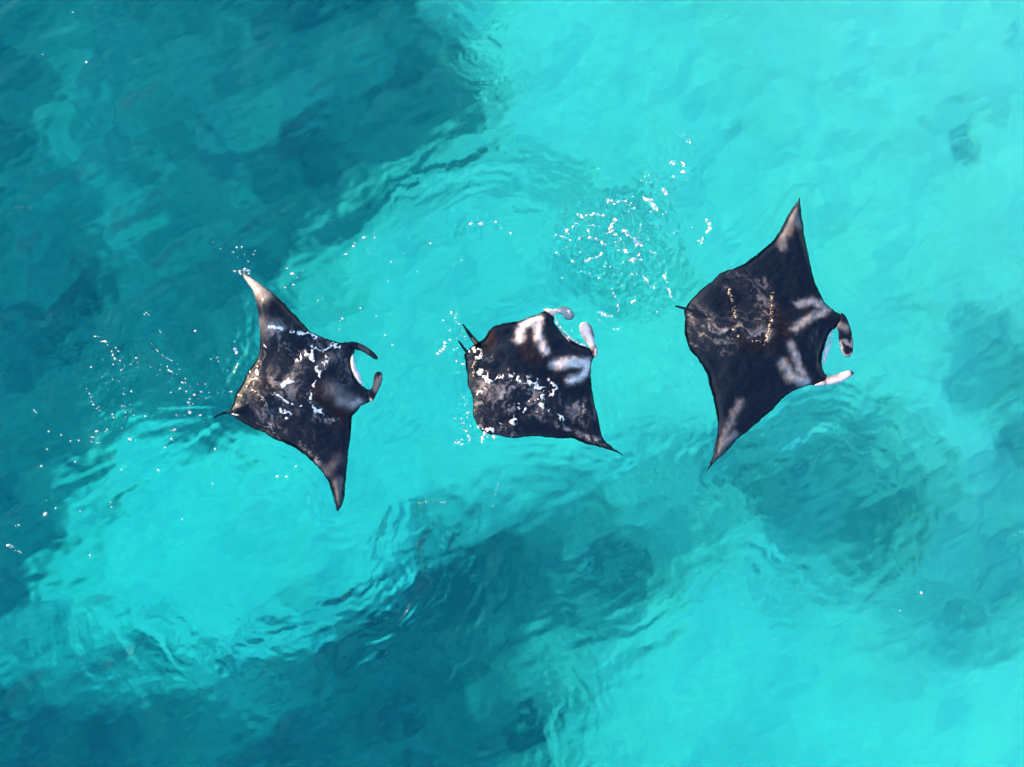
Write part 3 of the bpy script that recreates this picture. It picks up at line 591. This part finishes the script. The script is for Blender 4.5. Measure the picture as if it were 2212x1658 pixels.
foam('foam', 'white foam line across the back of the ray with white shoulder marks', None, F2,
     [([(430,770),(470,810),(520,840)], 40, 1.0), ([(520,825),(640,830),(740,820)], 34, .82), ([(760,815),(850,860),(900,850)], 34, .68), ([(890,850),(960,900),(1030,950),(1110,960)], 40, .88), ([(1100,850),(1150,920),(1110,980)], 30, .7), ([(970,800),(990,850)], 20, .7), ([(1020,1000),(1010,1090),(1020,1160),(930,1190)], 30, .8), ([(740,1250),(760,1220)], 34, 1.0), ([(330,550),(390,560),(410,620)], 38, .85),
      ([(1190,1190),(1220,1220)], 26, .85), ([(840,1160),(880,1100)], 12, .85), ([(790,1080),(800,1120)], 14, .8), ([(900,1050),(1000,1030)], 13, .8), ([(400,980),(470,930)], 30, .62), ([(350,1040),(365,1120)], 22, .72), ([(370,1240),(440,1320)], 22, .8), ([(460,1330),(540,1330)], 26, .82), ([(1070,1160),(1120,1110)], 10, .8), ([(620,1280),(640,1320)], 30, .62)], on=rz, scale=.42, seed=5, hgt=.008, thr=.36)
flecks('foam_fleck', 'white bubbles shed along the folded wing edge of the middle ray', F2,
     [(250,1265,18,1.5,0),(240,1220,11,1,0),(300,1165,14,2,20),(330,1290,12,1,0),(290,1340,14,1.2,0),(310,1390,16,1.8,-60),(210,1445,14,1,0),(255,1465,10,1,0),(440,1445,16,1,0),(560,1400,26,1.2,80),(470,1360,26,1.6,80),(450,1410,24,1.5,80),(510,1350,22,1.4,80),(410,1300,20,1.2,0),(265,1015,10,1,0),(300,1060,9,1,0),(195,660,10,1.6,80),(145,190,14,2.2,85),(65,265,14,1.6,-60),(80,480,18,1.6,-10),(80,520,16,1.4,0),(40,565,20,1.7,-30),(130,360,12,1.4,60),(200,530,10,2,70)]
     + scatter(46, [([(260,1000),(250,1250),(330,1420)], 28), ([(420,1300),(560,1400)], 22), ([(180,1440),(260,1460)], 18), ([(140,180),(300,480)], 24)], 4, 11, 31, 60), 13)
foam('foam', 'froth pushed up before the mouth of the middle ray', None, F2, [([(1180,170),(1260,150),(1320,210),(1290,240)], 34, .6), ([(1240,370),(1300,420)], 22, .72), ([(1310,370),(1360,440)], 16, .66), ([(1080,50),(1180,95)], 12, .62), ([(1560,190),(1640,220),(1700,230)], 22, .78), ([(1730,340),(1780,350)], 20, .9), ([(1560,250),(1620,290)], 12, .75), ([(1730,40),(1770,140),(1750,250)], 16, .72), ([(1850,395),(1860,400)], 18, .8), ([(1400,330),(1470,400)], 24, .7)], scale=.3, seed=7, material=M_FILM, cover=.5)
rz = RAYS[2]
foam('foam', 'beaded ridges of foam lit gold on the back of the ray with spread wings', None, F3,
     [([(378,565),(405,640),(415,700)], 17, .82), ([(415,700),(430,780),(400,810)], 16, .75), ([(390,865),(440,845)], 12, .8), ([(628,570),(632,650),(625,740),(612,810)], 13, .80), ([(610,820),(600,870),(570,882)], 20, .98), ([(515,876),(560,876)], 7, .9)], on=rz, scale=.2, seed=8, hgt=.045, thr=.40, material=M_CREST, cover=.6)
foam('foam', 'faint foam threads drifting below the three rays', None, FP,
     [([(900,1087),(935,1084),(978,1085)], 5, .72), ([(1064,1100),(1070,1060),(1088,1020)], 3, .68), ([(730,1330),(712,1310)], 3, .66), ([(1205,1366),(1240,1358)], 3, .55), ([(1570,1085),(1600,1100)], 5, .6), ([(770,1040),(800,1075)], 3, .62), ([(1088,1030),(1110,1060)], 2.5, .64), ([(30,447),(68,450)], 3, .62), ([(770,196),(800,197)], 2.5, .6), ([(985,262),(1000,265)], 3, .68), ([(1025,965),(1005,1010)], 3, .55)], material=M_FILM, scale=.25, seed=10, cover=.25, hgt=.004)
foam('foam', 'small ring of spray at the raised wing tip', None, F1, [([(180,98),(185,75),(215,66),(240,80),(238,98)], 13, .85)], scale=.3, seed=13, hgt=.02, thr=.42)
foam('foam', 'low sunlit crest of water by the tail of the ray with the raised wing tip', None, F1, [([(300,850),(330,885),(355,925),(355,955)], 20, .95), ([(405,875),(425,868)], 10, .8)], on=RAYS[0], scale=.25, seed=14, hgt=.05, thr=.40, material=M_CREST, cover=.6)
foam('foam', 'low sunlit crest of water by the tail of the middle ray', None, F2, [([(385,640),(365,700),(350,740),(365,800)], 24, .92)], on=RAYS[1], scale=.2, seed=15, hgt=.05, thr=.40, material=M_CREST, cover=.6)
